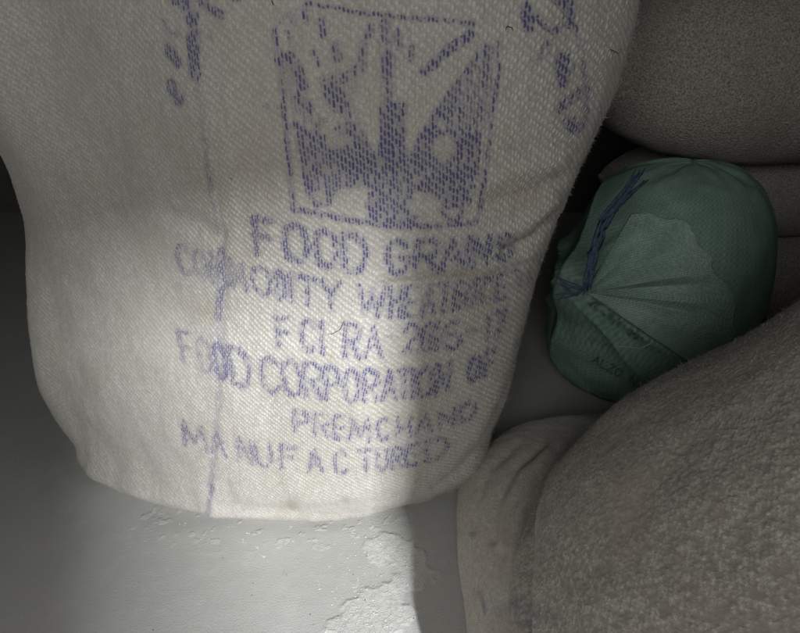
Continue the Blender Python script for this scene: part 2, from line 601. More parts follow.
# woven marker stripe along the left of the print
stroke(MASK, [(186, 0), (192, 16)], 7, .8)
stroke(MASK, [(192, 16), (193, 40), (194, 60), (196, 76)], 12, .9)
stroke(MASK, [(196, 76), (200, 110), (204, 140)], 6, .2)
stroke(MASK, [(204, 140), (206, 160), (211, 190)], 5, .5)
stroke(MASK, [(211, 190), (217, 225), (221, 250)], 3.4, .3)
stroke(MASK, [(221, 250), (223, 280), (220, 300), (219, 318)], 8, .8)
stroke(MASK, [(219, 318), (220, 345), (218, 390), (215, 440)], 5.5, .36)
stroke(MASK, [(215, 440), (212, 470), (211, 488), (207, 518)], 5, .45)
stroke(MASK, [(209, 484), (213, 487), (210, 494)], 3, 1.0)
# rings of lettering, upper left
stroke(MASK, [(174, 0), (186, 6)], 9, .95)
stroke(MASK, [(198, -2), (208, 9), (221, 15)], 9, 1)
stroke(MASK, [(233, -2), (238, 1)], 6, .6)
stroke(MASK, [(209, 36), (214, 40)], 5, .35)
stroke(MASK, [(163, 20), (169, 31), (177, 36)], 3.5, .45)
stroke(MASK, [(168, 48), (178, 64)], 10, .75)
stroke(MASK, [(171, 84), (179, 100)], 12, .85)
# lettering, upper right
stroke(MASK, [(527, 8), (528, 26)], 12, 1)
stroke(MASK, [(530, 10), (541, 24), (553, 31), (562, 26)], 6, .95)
stroke(MASK, [(556, -2), (568, 3), (568, 24)], 11, 1)
stroke(MASK, [(575, 26), (579, 40), (580, 50)], 4, .7)
stroke(MASK, [(550, 42), (541, 48), (539, 60), (546, 55), (550, 42)], 4, .7)
stroke(MASK, [(563, 58), (561, 82)], 13, 1)
stroke(MASK, [(566, 76), (575, 66)], 5, .55)
stroke(MASK, [(582, 60), (587, 85), (587, 110), (583, 128)], 4.5, .65)
stroke(MASK, [(559, 110), (570, 101), (585, 88)], 9, 1)
stroke(MASK, [(570, 122), (575, 128)], 14, .95)
stroke(MASK, [(500, 148), (512, 147)], 3, .3)

# smudges on the lower right sack, lettering on the green one
MASK2 = np.zeros_like(MASK)
stroke(MASK2, [(478, 592), (482, 602), (484, 612)], 4, .6, 4)
stroke(MASK2, [(500, 612), (520, 606), (548, 616)], 14, .4, 12)
stroke(MASK2, [(520, 622), (526, 616)], 6, .7, 4)
MASK3 = np.zeros_like(MASK)


def slanted(mask, s, x, y, w_, h_, ang, val, width=2.0):
    ca, sa = math.cos(math.radians(ang)), math.sin(math.radians(ang))
    for k, ch in enumerate(s):
        if ch == ' ':
            continue
        for pl in GLY[ch]:
            stroke(mask, [(x + (gx + k * 1.4) * w_ * ca - gy * h_ * sa, y + (gx + k * 1.4) * w_ * sa + gy * h_ * ca) for gx, gy in pl], width, val, 1.2)


slanted(MASK3, 'OO DEY JO', 592, 297, 5, 7, 38, .75, 1.6)
slanted(MASK3, 'ALZO NJ', 596, 355, 6, 8, 30, .7, 1.6)
slanted(MASK3, 'HHTI', 590, 335, 5, 6, 30, .4, 1.4)


def lookup(mask, X, Y):
    x = np.clip(X * SS, 0, mask.shape[1] - 2)
    y = np.clip(Y * SS, 0, mask.shape[0] - 2)
    i, j = x.astype(int), y.astype(int)
    fx, fy = x - i, y - j
    v = (mask[j, i] * (1 - fx) + mask[j, i + 1] * fx) * (1 - fy) + (mask[j + 1, i] * (1 - fx) + mask[j + 1, i + 1] * fx) * fy
    return np.where((Y < -3) | (Y > 640) | (X < 1), 0, v)


def blur(m, r):
    for ax in (0, 1):
        c = np.cumsum(np.concatenate([np.zeros_like(np.take(m, [0], ax)), m], ax), ax)
        n = m.shape[ax]
        lo, hi = np.clip(np.arange(n) - r, 0, n), np.clip(np.arange(n) + r + 1, 0, n)
        m = (np.take(c, hi, ax) - np.take(c, lo, ax)) / (2 * r + 1)
    return m


MASK_SOFT = blur(blur(MASK.astype(float), 4), 4)


def seg_dist(X, Y, pts):
    best = np.full(X.shape, 1e9)
    for (x0, y0), (x1, y1) in zip(pts[:-1], pts[1:]):
        dx, dy = x1 - x0, y1 - y0
        t = np.clip(((X - x0) * dx + (Y - y0) * dy) / (dx * dx + dy * dy + 1e-9), 0, 1)
        best = np.minimum(best, np.hypot(X - x0 - t * dx, Y - y0 - t * dy))
    return best


def weave(U, V, p, P, seed, lean=.22, rough=.35):
    """2/1 twill of thick soft yarn: height 0..1, random per float, gap measure"""
    Uw = U + .0011 * (fbm(U * 45, V * 45, seed) - .5) + .0008 * (vnoise(U * 260, V * 260, seed + 3) - .5)
    Vw = V + .0016 * (fbm(U * 55, V * 55, seed + 9) - .5) + .0010 * (vnoise(U * 300, V * 240, seed + 5) - .5)
    i = np.floor(Uw / p)
    fx = Uw / p - i - .5
    ph = Vw / P + i / 3.0 + .16 * h2(i, 0 * i, seed + 1)
    j = np.floor(ph)
    f = ph - j
    r1, r2 = h2(i, j, seed + 2), h2(i, j, seed + 4)
    fx = fx + (f - .4) * lean + (r2 - .5) * .18
    cross = np.sqrt(np.clip(1 - (2 * fx) ** 2 * .92, 0, 1))
    ln = .70 + .2 * (r1 - .5)
    a = np.clip(np.sin(np.pi * np.clip(f / ln, 0, 1)), 0, 1) ** .6
    warp = cross * a * (1 - rough + rough * 2 * r1 * .8)
    weft = .42 * (.6 + .4 * np.cos((f - .86) * 2 * np.pi * 1.4))
    h = np.maximum(warp, weft)
    fz = vnoise(U * 1500, V * 700, seed + 6)
    dash = (1 - sstep(np.abs(fx), .12, .40)) * sstep(f, -.02, .10) * (1 - sstep(f, ln, ln + .14))
    return h + .22 * (fz - .5), warp, r1, r2, dash


# ------------------------------------------------------------------ the setting
def spaced(a, b, lo, hi, fine_n, coarse_n):
    """coordinates a..b, fine between lo and hi"""
    t = np.linspace(0, 1, coarse_n)
    left = lo - (lo - a) * (t[1:] ** 2.2)
    right = hi + (b - hi) * (t[1:] ** 2.2)
    return np.concatenate([left[::-1], np.linspace(lo, hi, fine_n), right])


def crumble(px, py):
    """loose flaky patch by the shadow's edge, in photo pixels"""
    d = seg_dist(px, py, [(395, 545), (405, 575), (385, 600), (360, 628), (350, 650)])
    n = fbm(px / 22, py / 17, 41, 4)
    return sstep(n * 62 - d, 4, 12)


def build_floor():
    x = spaced(-2.2, 2.4, -.56, .32, 440, 20)
    y = spaced(-1.2, 2.0, .20, .46, 230, 20)
    X, Y = np.meshgrid(x, y)
    Z = .003 * (fbm(X * 9, Y * 9, 21) - .5) + .0004 * (fbm(X * 60, Y * 60, 22) - .5)
    # keep the average level at zero
    P = np.stack([X, Y, Z * 0], -1)
    px, py = pixel(P)
    infront = (Y > .15) & (Y < .6)
    fl = np.where(infront, crumble(px, py), 0)
    crack = fbm(X * 220, Y * 220, 25, 3)
    ridge = 1 - np.abs(2 * fbm(X * 70, Y * 70, 28, 3) - 1) * 5
    Z = Z + fl * .0005
    P[..., 2] = Z - .0006
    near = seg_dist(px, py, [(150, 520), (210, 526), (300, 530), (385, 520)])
    flake = fl * (.25 + .5 * crack) + np.where(infront, .55 * sstep(fbm(X * 120, Y * 120, 33, 3), .62, .72) * np.exp(-(near / 22) ** 2), 0)
    dirt_and_shade = np.where(infront, .30 * np.exp(-(near / 9) ** 2) * (.4 + .9 * fbm(X * 50, Y * 50, 37, 3)), 0) + .35 * sstep(vnoise(X * 170, Y * 170, 35), .965, .99)  # contact shade painted along the sack's foot, plus random dirt specks
    quads = grid_quads(len(y), len(x), False)
    me = mesh_from('floor', P.reshape(-1, 3), quads, None, {'flake': np.clip(flake, 0, 1), 'dirt_and_shade': np.clip(dirt_and_shade, 0, 1)})
    o = obj('floor', me, m_floor)
    o['kind'] = 'structure'


def box_mesh(name, boxes):
    V, Q = [], []
    for (x0, x1, y0, y1, z0, z1) in boxes:
        b0 = len(V)
        V += [(x0, y0, z0), (x1, y0, z0), (x1, y1, z0), (x0, y1, z0), (x0, y0, z1), (x1, y0, z1), (x1, y1, z1), (x0, y1, z1)]
        Q += [[b0 + k for k in f] for f in ((0, 3, 2, 1), (4, 5, 6, 7), (0, 1, 5, 4), (1, 2, 6, 5), (2, 3, 7, 6), (3, 0, 4, 7))]
    return mesh_from(name, np.array(V) * S, np.array(Q), smooth=False)


build_floor()
o = obj('wall_back', box_mesh('wall_back', [(-2.7, 2.9, 1.9, 2.05, -.02, 2.4)]), m_wall)
o['kind'] = 'structure'
# unseen wall added behind the camera, its opening shaped to trim the daylight
JX, LZ, WY = .486, 1.41, -.90
o = obj('beam_blocker_wall', box_mesh('beam_blocker_wall', [(JX, 2.8, WY - .05, WY, -.02, 3.2), (-2.6, -.55, WY - .05, WY, -.02, 3.2), (-.55, JX, WY - .05, WY, LZ, 3.2)]), m_wall)
o['kind'] = 'structure'

# unseen board added near the lamp: fades the beam towards the left
o = obj('beam_fade_board', box_mesh('beam_fade_board', [(-2.6, .785, -2.05, -2.0, -.02, 3.2)]), m_wall)
o['kind'] = 'structure'

# ------------------------------------------------------------------ the printed sack
def build_main_sack():
    root = thing('grain_sack', 'large pale jute sack with purple FOOD GRAINS print, standing on the floor', 'sack')
    root.location = (-.12 * S, .66 * S, 0)
    L0 = [(-.13, .80), (-.37, .80), (-.50, .74), (-.553, .655), (-.515, .565), (-.41, .518), (-.285, .491), (-.21, .484), (-.13, .485), (-.06, .494), (.0, .510), (.05, .531),
          (.092, .557), (.115, .588), (.12, .64), (.10, .70), (.02, .77)]
    L1 = [(-.13, .84), (-.39, .83), (-.54, .775), (-.585, .632), (-.525, .607), (-.42, .557), (-.302, .519), (-.22, .490), (-.14, .471), (-.074, .466), (.0, .473), (.068, .492),
          (.115, .520), (.142, .565), (.15, .63), (.13, .71), (.03, .80)]
    L2 = [(-.12, .86), (-.38, .86), (-.52, .80), (-.565, .725), (-.495, .66), (-.385, .607), (-.268, .550), (-.18, .496), (-.10, .468), (-.03, .460), (.05, .470), (.11, .492),
          (.158, .525), (.187, .575), (.195, .64), (.17, .72), (.06, .82)]
    L3 = [(-.12, .86), (-.38, .86), (-.52, .80), (-.56, .73), (-.49, .618), (-.38, .610), (-.268, .554), (-.18, .503), (-.10, .478), (-.03, .472), (.05, .480), (.12, .500),
          (.19, .540), (.237, .590), (.25, .66), (.22, .74), (.10, .83)]
    A0, A1, A2, A3 = map(np.array, (L0, L1, L2, L3))
    c = np.array([-.16, .67])
    top1 = c + (A3 - c) * np.array([.97, .80])
    top2 = c + (A3 - c) * np.array([.93, .30])
    top3 = c + (A3 - c) * np.array([.93, .045])
    under = np.array([-.15, .65]) + (A0 - np.array([-.15, .65])) * .95
    zs = [0.0, .012, .035, .13, .42, .65, .80, .92, .985]
    lv = np.stack([under, A0 * .85 + A1 * .15, A0 * .45 + A1 * .55, A1, A2, A3, top1, top2, top3])
    u = np.concatenate([np.linspace(-2.6, 2.4, 70, endpoint=False), np.linspace(2.4, 3.9, 110, endpoint=False), np.linspace(3.9, 13.6, 1010, endpoint=False),
                        np.linspace(13.6, 14.4, 60, endpoint=False)])
    z = np.concatenate([np.linspace(0, .02, 14, endpoint=False), np.linspace(.02, .672, 720, endpoint=False), np.linspace(.672, .985, 60)])
    ctrl = hermite(zs, lv, z)                              # nv, 17, 2
    P2 = catmull(np.moveaxis(ctrl, 1, 0), u)               # nu, nv, 2
    P2 = np.moveaxis(P2, 0, 1)
    P = np.concatenate([P2, np.repeat(z[:, None, None], len(u), 1)], -1) * S
    # cloth coordinates in metres
    k = int(np.argmin(abs(z - .42)))
    ring = P[k]
    ua = np.concatenate([[0], np.cumsum(np.linalg.norm(np.diff(ring, axis=0), axis=1))])
    va = np.concatenate([[0], np.cumsum(np.linalg.norm(np.diff(P, axis=0), axis=2).mean(1))])
    U, V = np.meshgrid(ua, va)
    nrm = grid_normals(P)
    # big folds and dents
    px, py = pixel(P)
    front = ((P - CAM) * nrm).sum(-1) < 0
    d = .013 * (fbm(U * 7, V * 6, 51, 3) - .5) + .0032 * (fbm(U * 34, V * 18, 55, 3) - .5)
    d = d + .007 * (fbm(U * 26, V * 5, 57, 2) - .5) * np.exp(-(V / .06) ** 2)

    def fold(pts, wd, depth):
        dd = seg_dist(px, py, pts)
        return np.where(front, depth * np.exp(-(dd / wd) ** 2), 0)
    d = d + fold([(385, 285), (440, 281), (490, 276), (545, 259)], 4.5, -.002)
    d = d + fold([(395, 274), (440, 270), (490, 264), (530, 254)], 6, .0016)
    d = d + fold([(497, 238), (525, 224), (552, 200)], 8, .005)
    d = d + fold([(505, 252), (532, 238), (556, 216)], 5, -.0042)
    d = d + fold([(480, 186), (520, 172), (560, 160)], 9, .003)
    d = d + fold([(488, 205), (525, 196), (560, 178)], 7, -.0035)
    d = d + fold([(497, 405), (482, 440), (460, 470), (436, 488)], 5, -.0022)
    d = d + fold([(504, 415), (490, 448), (472, 475)], 6, .002)
    d = d + fold([(163, 212), (190, 222), (215, 238)], 9, -.003)
    d = d + fold([(213, 190), (222, 280), (218, 390), (208, 515)], 4, -.0012)
    d = d + fold([(180, 505), (260, 514), (360, 508), (430, 488)], 8, -.003)
    d = d + fold([(470, 300), (510, 292), (535, 280)], 7, -.002)
    on = sstep(V, .0, .02)
    P = P + nrm * (d * on)[..., None]
    nrm = grid_normals(P)
    px, py = pixel(P)
    view = P - CAM
    face = -(view * nrm).sum(-1) / np.linalg.norm(view, axis=-1)
    front = face > 0
    h, warp, r1, r2, dsh = weave(U, V, .0027, .0059, 60)
    # yarns worn flat and furry towards the left side and the foot
    flat = sstep(px, 235, 165) * .55 + sstep(py, 470, 512) * .45 + .6 * sstep(face, .62, .25)
    flat = np.clip(np.where(front, flat, .3), 0, .75)
    P = P + nrm * (.0013 * (h - .5) * (1 - flat))[..., None]
    jx = 2.4 * (fbm(U * 130, V * 130, 73, 2) - .5) + 1.6 * (vnoise(U * 420, V * 300, 74) - .5)
    jy = 2.4 * (fbm(U * 130, V * 130, 75, 2) - .5) + 1.6 * (vnoise(U * 420, V * 300, 76) - .5)
    mask = np.where(front, lookup(MASK, px + jx, py + jy), 0)
    mask = mask * (.86 + .26 * sstep(fbm(U * 75, V * 75, 78, 3), .30, .60))
    wear = fbm(U * 60, V * 60, 71, 3)
    dash = dsh * np.where(r2 < .2, .15, .5 + .5 * r1)
    halo = np.where(front, lookup(MASK_SOFT, px + jx, py + jy), 0)
    ink = (.30 * halo + np.maximum(mask, halo * .65) * 1.35 * dash) * (.88 + .25 * sstep(wear, .3, .62))
    ink = ink + .045 * sstep(fbm(U * 14, V * 14, 77, 2), .5, .8) * dash
    tone = np.clip(1.15 * (1 - sstep(h, .25, .8)) * .8 + .5 * (r2 - .45), 0, 1)  # shade between the yarns put into the colour, plus random yarn tone
    st = np.zeros_like(px)
    for (x, y, rx, ry, v) in [(520, 196, 36, 16, .4), (470, 274, 70, 6, .45), (205, 312, 14, 10, .45), (292, 505, 7, 7, .75), (288, 508, 14, 9, .3), (345, 500, 4, 3, .6), (332, 357, 3, 4, .7),
                              (430, 410, 50, 18, .18), (480, 300, 40, 30, .22), (250, 170, 50, 60, .25), (240, 255, 22, 16, .3), (500, 375, 14, 26, .2), (390, 470, 20, 12, .15), (210, 430, 16, 5, .2)]:
        st = np.maximum(st, v * np.exp(-((px - x) / rx) ** 2 - ((py - y) / ry) ** 2))
    st = np.where(front, st * (.5 + fbm(U * 90, V * 90, 81, 3)), 0) + .16 * sstep(fbm(U * 20, V * 20, 83, 3), .5, .75)
    st += .4 * (vnoise(U * 600, V * 350, 91) > .985)
    P = P - np.array([*root.location])
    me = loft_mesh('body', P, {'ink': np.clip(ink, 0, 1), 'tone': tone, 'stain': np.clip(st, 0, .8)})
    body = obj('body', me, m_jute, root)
    Pw = P + np.array([*root.location])
    return root, body, Pw, nrm, px, py, front


root1, body1, PW, NW, PXW, PYW, FRW = build_main_sack()
off1 = np.array([*root1.location])


def on_sack(x, y):
    d = np.where(FRW, np.hypot(PXW - x, PYW - y), 1e9)
    k = np.unravel_index(np.argmin(d), d.shape)
    return PW[k], NW[k]


# stray dark hairs caught in the cloth
for pts in ([(344, 320), (341, 329), (333, 334), (328, 334)], [(610, 49), (614, 52), (618, 54)], [(505, 32), (507, 27), (511, 27), (513, 31)], [(272, 0), (274, 6)],
            [(404, 458), (405, 462)], [(230, 177), (233, 179)]):
    q = [on_sack(*p) for p in pts]
    q = np.array([p + n * .0006 for p, n in q]) - off1
    t = np.linspace(0, len(q) - 1, 12)
    q = np.stack([np.interp(t, np.arange(len(q)), q[:, k]) for k in range(3)], 1)
    tube('loose_hair', q, .0003, m_fibre_dark, root1, 5, True)


def fuzz(name, P, nrm, sel, count, parent, mat, off, lmin, lmax, seed, rad=.00011):
    """short frayed fibres standing off the cloth, thin three-sided slivers in one mesh"""
    r = np.random.default_rng(seed)
    idx = np.argwhere(sel)
    idx = idx[r.integers(0, len(idx), count)]
    p0 = P[idx[:, 0], idx[:, 1]] - off
    n = nrm[idx[:, 0], idx[:, 1]]
    d = n * r.uniform(.25, 1, (count, 1)) + r.normal(0, .75, (count, 3))
    d /= np.linalg.norm(d, axis=1, keepdims=True)
    bend = r.normal(0, .55, (count, 3))
    ln = r.uniform(lmin, lmax, (count, 1))
    p1 = p0 + d * ln * .5
    p2 = p1 + (d + bend) * ln * .5
    s = np.cross(d, r.normal(0, 1, (count, 3)))
    s /= np.maximum(np.linalg.norm(s, axis=1, keepdims=True), 1e-9)
    s2 = np.cross(d, s)
    V = np.stack([p0 + s * rad, p0 - s * rad * .5 + s2 * rad * .87, p0 - s * rad * .5 - s2 * rad * .87,
                  p1 + s * rad, p1 - s * rad * .5 + s2 * rad * .87, p1 - s * rad * .5 - s2 * rad * .87, p2], 1).reshape(-1, 3)
    b = (np.arange(count) * 7)[:, None, None]
    Q = (b + np.array([[0, 1, 4, 3], [1, 2, 5, 4], [2, 0, 3, 5]])[None]).reshape(-1, 4)
    T = (b + np.array([[3, 4, 6], [4, 5, 6], [5, 3, 6]])[None]).reshape(-1, 3)
    o = obj(name, mesh_from(name, V, Q, T), mat, parent)
    o['kind'] = 'stuff'
    return o


inview = (PYW > -10) & (PYW < 560) & (PXW > 60) & (PXW < 660)
facing = -((PW - CAM) * NW).sum(-1) / np.linalg.norm(PW - CAM, axis=-1)
fuzz('fuzz', PW, NW, inview & (facing > -.25) & (facing < .35), 5000, root1, m_fibre, off1, .0015, .005, 3)
fuzz('nap', PW, NW, inview & (facing > .3), 9000, root1, m_fibre, off1, .001, .0032, 4, .00008)

# stitched mouth
zt = .985
for k in range(34):
    x = -.53 + k * .0218
    q = np.array([[x, .655, zt - .012], [x + .004, .648, zt - .002], [x + .008, .652, zt + .006], [x + .012, .664, zt + .006], [x + .014, .672, zt - .003], [x + .016, .668, zt - .012]]) * S - off1
    tube('stitch', q, .0012, m_thread, root1, 5)

# ------------------------------------------------------------------ brown sack, lower right
def superring(cx, cy, a, b, n, rot=0, N_=16):
    t = np.arange(N_) * 2 * math.pi / N_ + math.pi / 2
    x = a * np.sign(np.cos(t)) * np.abs(np.cos(t)) ** (2 / n)
    y = b * np.sign(np.sin(t)) * np.abs(np.sin(t)) ** (2 / n)
    cr, sr = math.cos(rot), math.sin(rot)
    return np.stack([cx + x * cr - y * sr, cy + x * sr + y * cr], 1)


def build_brown_sack():
    root = thing('jute_sack', 'plain brown jute sack slumped on the floor in shadow, nearest at lower right', 'sack', 'plain jute sacks')
    root.location = (.40 * S, .36 * S, 0)
    zs = [0, .015, .055, .095, .125, .16, .26, .38, .50, .58, .62]
    lv = np.stack([superring(.37, .345, .27, .29, 3.8, .0), superring(.37, .345, .285, .298, 3.8, .0), superring(.375, .345, .29, .298, 3.4, .0),
                   superring(.385, .335, .27, .288, 3.0, -.08), superring(.375, .275, .24, .275, 2.5, -.28), superring(.372, .235, .26, .285, 2.4, -.40),
                   superring(.415, .215, .27, .285, 2.4, -.42), superring(.495, .21, .25, .25, 2.3, -.40),
                   superring(.555, .21, .235, .19, 2.3, -.34), superring(.585, .23, .225, .10, 2.4, -.27), superring(.585, .23, .22, .02, 2.6, -.27)])
    # ring order runs back -> left -> near -> right
    u = np.concatenate([np.linspace(-3.5, .2, 60, endpoint=False), np.linspace(.2, 7.6, 560, endpoint=False), np.linspace(7.6, 12.5, 70, endpoint=False)])
    z = np.concatenate([np.linspace(0, .46, 500, endpoint=False), np.linspace(.46, .62, 50)])
    ctrl = hermite(zs, lv, z)
    P2 = np.moveaxis(catmull(np.moveaxis(ctrl, 1, 0), u), 0, 1)
    P = np.concatenate([P2, np.repeat(z[:, None, None], len(u), 1)], -1) * S
    k = int(np.argmin(abs(z - .2)))
    ua = np.concatenate([[0], np.cumsum(np.linalg.norm(np.diff(P[k], axis=0), axis=1))])
    va = np.concatenate([[0], np.cumsum(np.linalg.norm(np.diff(P, axis=0), axis=2).mean(1))])
    U, V = np.meshgrid(ua, va)
    nrm = grid_normals(P)
    px, py = pixel(P)
    front = ((P - CAM) * nrm).sum(-1) < 0

    def fold(pts, wd, depth):
        return np.where(front, depth * np.exp(-(seg_dist(px, py, pts) / wd) ** 2), 0)
    d = .008 * (fbm(U * 8, V * 8, 151, 3) - .5) + .003 * (fbm(U * 30, V * 30, 155, 3) - .5)
    d = d + fold([(540, 446), (515, 468), (500, 500), (494, 540)], 5, -.004)
    d = d + fold([(552, 446), (524, 472), (509, 505), (503, 545)], 6, .0035)
    d = d + fold([(515, 445), (490, 470), (478, 500), (474, 530)], 5, -.003)
    d = d + fold([(556, 447), (540, 475), (530, 510), (526, 560), (524, 633)], 5, -.006)
    d = d + fold([(548, 452), (530, 485), (519, 520), (514, 570), (512, 633)], 6, .003)
    h, warp, r1, r2, a = weave(U, V, .0021, .0034, 160, .1, .8)
    up = sstep(z, .11, .15)[:, None]
    P = P + nrm * (d * sstep(V, 0, .02) + (.0005 + .0003 * up) * (h - .5))[..., None]
    ink = np.where(front, lookup(MASK2, px, py), 0) * (.5 + .5 * fbm(U * 80, V * 80, 5))
    tone = np.clip((1 - sstep(h, .3, .85)) * (.3 + .45 * up) + (.5 + .7 * up) * (vnoise(U * 420, V * 360, 171) - .42), 0, 1)  # yarn gaps shaded in the colour here too, with random speckle
    st = .25 * sstep(fbm(U * 18, V * 18, 183, 3), .52, .75)
    st = st + np.where(front, .4 * np.exp(-((px - 632) / 16) ** 2 - ((py - 505) / 40) ** 2) + .25 * np.exp(-((px - 506) / 9) ** 2 - ((py - 535) / 16) ** 2)
                       + .5 * np.exp(-((px - 500) / 20) ** 2 - ((py - 628) / 10) ** 2), 0)
    P = P - np.array([*root.location])
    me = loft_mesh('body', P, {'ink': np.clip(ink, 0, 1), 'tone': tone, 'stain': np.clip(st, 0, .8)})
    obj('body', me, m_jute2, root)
    return root, P + np.array([*root.location]), nrm, px, py


root2, PB, NB, PXB, PYB = build_brown_sack()
off2 = np.array([*root2.location])
facing = -((PB - CAM) * NB).sum(-1) / np.linalg.norm(PB - CAM, axis=-1)
fuzz('fuzz', PB, NB, (PYB > 250) & (PYB < 660) & (PXB > 430) & (PXB < 830) & (facing > -.2), 6000, root2, m_fibre, off2, .0015, .0045, 13)
cr, sr = math.cos(-.27), math.sin(-.27)
for k in range(22):
    x = -.205 + k * .0185
    q = [(x, -.013, .61), (x + .004, -.021, .62), (x + .008, -.013, .628), (x + .012, .011, .628), (x + .014, .019, .619), (x + .016, .013, .61)]
    q = np.array([(.585 + a_ * cr - b_ * sr, .23 + a_ * sr + b_ * cr, c_) for a_, b_, c_ in q]) * S - off2
    tube('stitch', q, .0012, m_thread, root2, 5)

# ------------------------------------------------------------------ green sack behind
def build_green_sack():
    root = thing('plastic_sack', 'dark green woven plastic sack tied with blue cord, behind the jute sacks', 'sack')
    c = np.array([.475, .82, .0])
    root.location = c * S
    nv, nu = 220, 420
    th = np.linspace(0, 2 * math.pi, nu, endpoint=False)
    ph = np.linspace(-math.pi / 2 + .02, math.pi / 2 - .02, nv)
    T, F = np.meshgrid(th, ph)
    n1 = .75

    def sp(v, e):
        return np.sign(v) * np.abs(v) ** e
    hz = np.where(F < 0, .16, .30)
    x = .185 * sp(np.cos(F), n1) * np.cos(T)
    y = .15 * sp(np.cos(F), n1) * np.sin(T)
    zz = .16 + hz * sp(np.sin(F), .8)
    # neck gathered towards the upper left
    D = np.stack([x, y, zz - .16], -1)
    D /= np.linalg.norm(D, axis=-1, keepdims=True)
    ear = np.array([-.80, -.42, .52])
    ear /= np.linalg.norm(ear)
    ca = np.clip((D * ear).sum(-1), -1, 1)
    ang = np.arccos(ca)
    e1 = np.cross(ear, [0, 0, 1.0])
    e1 /= np.linalg.norm(e1)
    e2 = np.cross(ear, e1)
    az = np.arctan2((D * e2).sum(-1), (D * e1).sum(-1))
    pull = .07 * np.exp(-(ang / .22) ** 2) + .02 * np.exp(-(ang / .6) ** 2)
    pleat = .011 * np.exp(-((ang - .5) / .4) ** 2) * (1 - 2 * np.abs(np.sin(az * 4.5 + 1.5 * np.sin(az * 2))) ** .6)
    P = np.stack([x, y, zz], -1) + D * (pull + pleat)[..., None]
    P += D * (.014 * (fbm(T * 2.2 + 9, F * 3, 201, 3) - .5))[..., None]
    P = P * S
    P[..., 2] = np.maximum(P[..., 2], .001)
    Pw = P + c * S
    nrm = grid_normals(Pw)
    px, py = pixel(Pw)
    front = ((Pw - CAM) * nrm).sum(-1) < 0
    crease = [(574, 297), (585, 311), (608, 331), (621, 348), (640, 360), (680, 372)]
    dd = seg_dist(px, py, crease)
    yc = np.interp(px, [p[0] for p in crease], [p[1] for p in crease])
    above = sstep(yc - py, -2, 2) * sstep(px, 570, 590)
    ov = np.where(front, .006 * np.exp(-(seg_dist(px, py, [(590, 285), (606, 250), (640, 225)]) / 6) ** 2)
                       - .006 * np.exp(-(seg_dist(px, py, [(590, 291), (612, 262), (640, 245)]) / 5) ** 2)
                       + .005 * np.exp(-(seg_dist(px, py, [(594, 296), (630, 300), (660, 310)]) / 6) ** 2), 0)
    Pw = Pw + nrm * ov[..., None]
    # woven tape grid
    U, V = T * .16 * S, F * .2 * S
    tone = .6 * (((np.floor(U / .0034) + np.floor(V / .0034)) % 2) > 0) * 1.0
    ink = np.where(front, lookup(MASK3, px, py), 0)
    me = loft_mesh('body', Pw - c * S, {'ink': ink, 'tone': tone})
    obj('body', me, m_green, root)
    # mouth of the sack: a pleated fan of cloth spreading from the tie
    na, nr = 170, 100
    A = np.linspace(math.radians(-62), math.radians(37), na)
    R = np.linspace(.0, 1, nr)
    AA, RR = np.meshgrid(A, R)
    reach = 116 + 20 * np.sin(AA * 2.1 + .9) + 6 * np.sin(AA * 7) + 2.2 * np.sin(AA * 19 + 1) + 3 * (vnoise(AA * 14, AA * 0, 5) - .5)
    fx = 586 + RR * reach * np.cos(AA) * 1.1
    fy = 292 + RR * reach * np.sin(AA)
    # how far away the body lies along each of these directions
    dist = np.full((210, 270), np.nan)
    bx, by = ((px - 540) / 2).astype(int), ((py - 140) / 2).astype(int)
    ok = front & (bx >= 0) & (bx < 270) & (by >= 0) & (by < 210)
    dist[by[ok], bx[ok]] = Pw[..., 1][ok]
    for _ in range(60):
        hole = np.isnan(dist)
        if not hole.any():
            break
        st_ = np.stack([np.roll(dist, 1, 0), np.roll(dist, -1, 0), np.roll(dist, 1, 1), np.roll(dist, -1, 1)])
        cnt = (~np.isnan(st_)).sum(0)
        dist = np.where(hole & (cnt > 0), np.nansum(st_, 0) / np.maximum(cnt, 1), dist)
    dist = blur(np.nan_to_num(dist, nan=.7), 3)
    bd = dist[np.clip(((fy - 140) / 2).astype(int), 0, 209), np.clip(((fx - 540) / 2).astype(int), 0, 269)]
    saw = (AA * 2.3 + .25 * np.sin(AA * 5) + .3) % 1
    saw = np.where(saw < .7, saw / .7, (1 - saw) / .3)
    pleat2 = .022 * saw * np.minimum(1, RR * 2.2) * (1.05 - RR) + .004 * np.sin(RR * 9 + AA * 6) * RR * (1 - RR) * 2
    dy = bd - .004 - pleat2 - .02 * np.exp(-RR * 6)
    dirs = np.stack([(fx - 400) / FPX, math.cos(PITCH) - (fy - 316.5) / FPX * math.sin(PITCH), -math.sin(PITCH) - (fy - 316.5) / FPX * math.cos(PITCH)], -1)
    G = CAM + dirs * (dy / dirs[..., 1])[..., None]
    gn = grid_normals(G, closed=False)
    G2 = G + np.array([.0, .0012, 0])
    nvv = na * nr
    Q1 = grid_quads(nr, na, False)
    border = np.concatenate([np.arange(na), np.arange(1, nr) * na + na - 1, (nr - 1) * na + np.arange(na - 2, -1, -1), np.arange(nr - 2, 0, -1) * na])
    nb = np.roll(border, -1)
    QB = np.stack([border, nb, nb + nvv, border + nvv], -1)
    gp, gq = fx, fy
    gt = .7 * (((np.floor((fx + fy * .6) / 1.9) + np.floor((fy - fx * .6) / 1.9)) % 2) > 0)
    gi = lookup(MASK3, fx, fy)
    fm = mesh_from('mouth_flap', np.concatenate([G.reshape(-1, 3), G2.reshape(-1, 3)]) - c * S, np.concatenate([Q1[:, ::-1], Q1 + nvv, QB]), None,
                   {'ink': np.tile(gi.ravel(), 2), 'tone': np.tile(gt.ravel(), 2)})
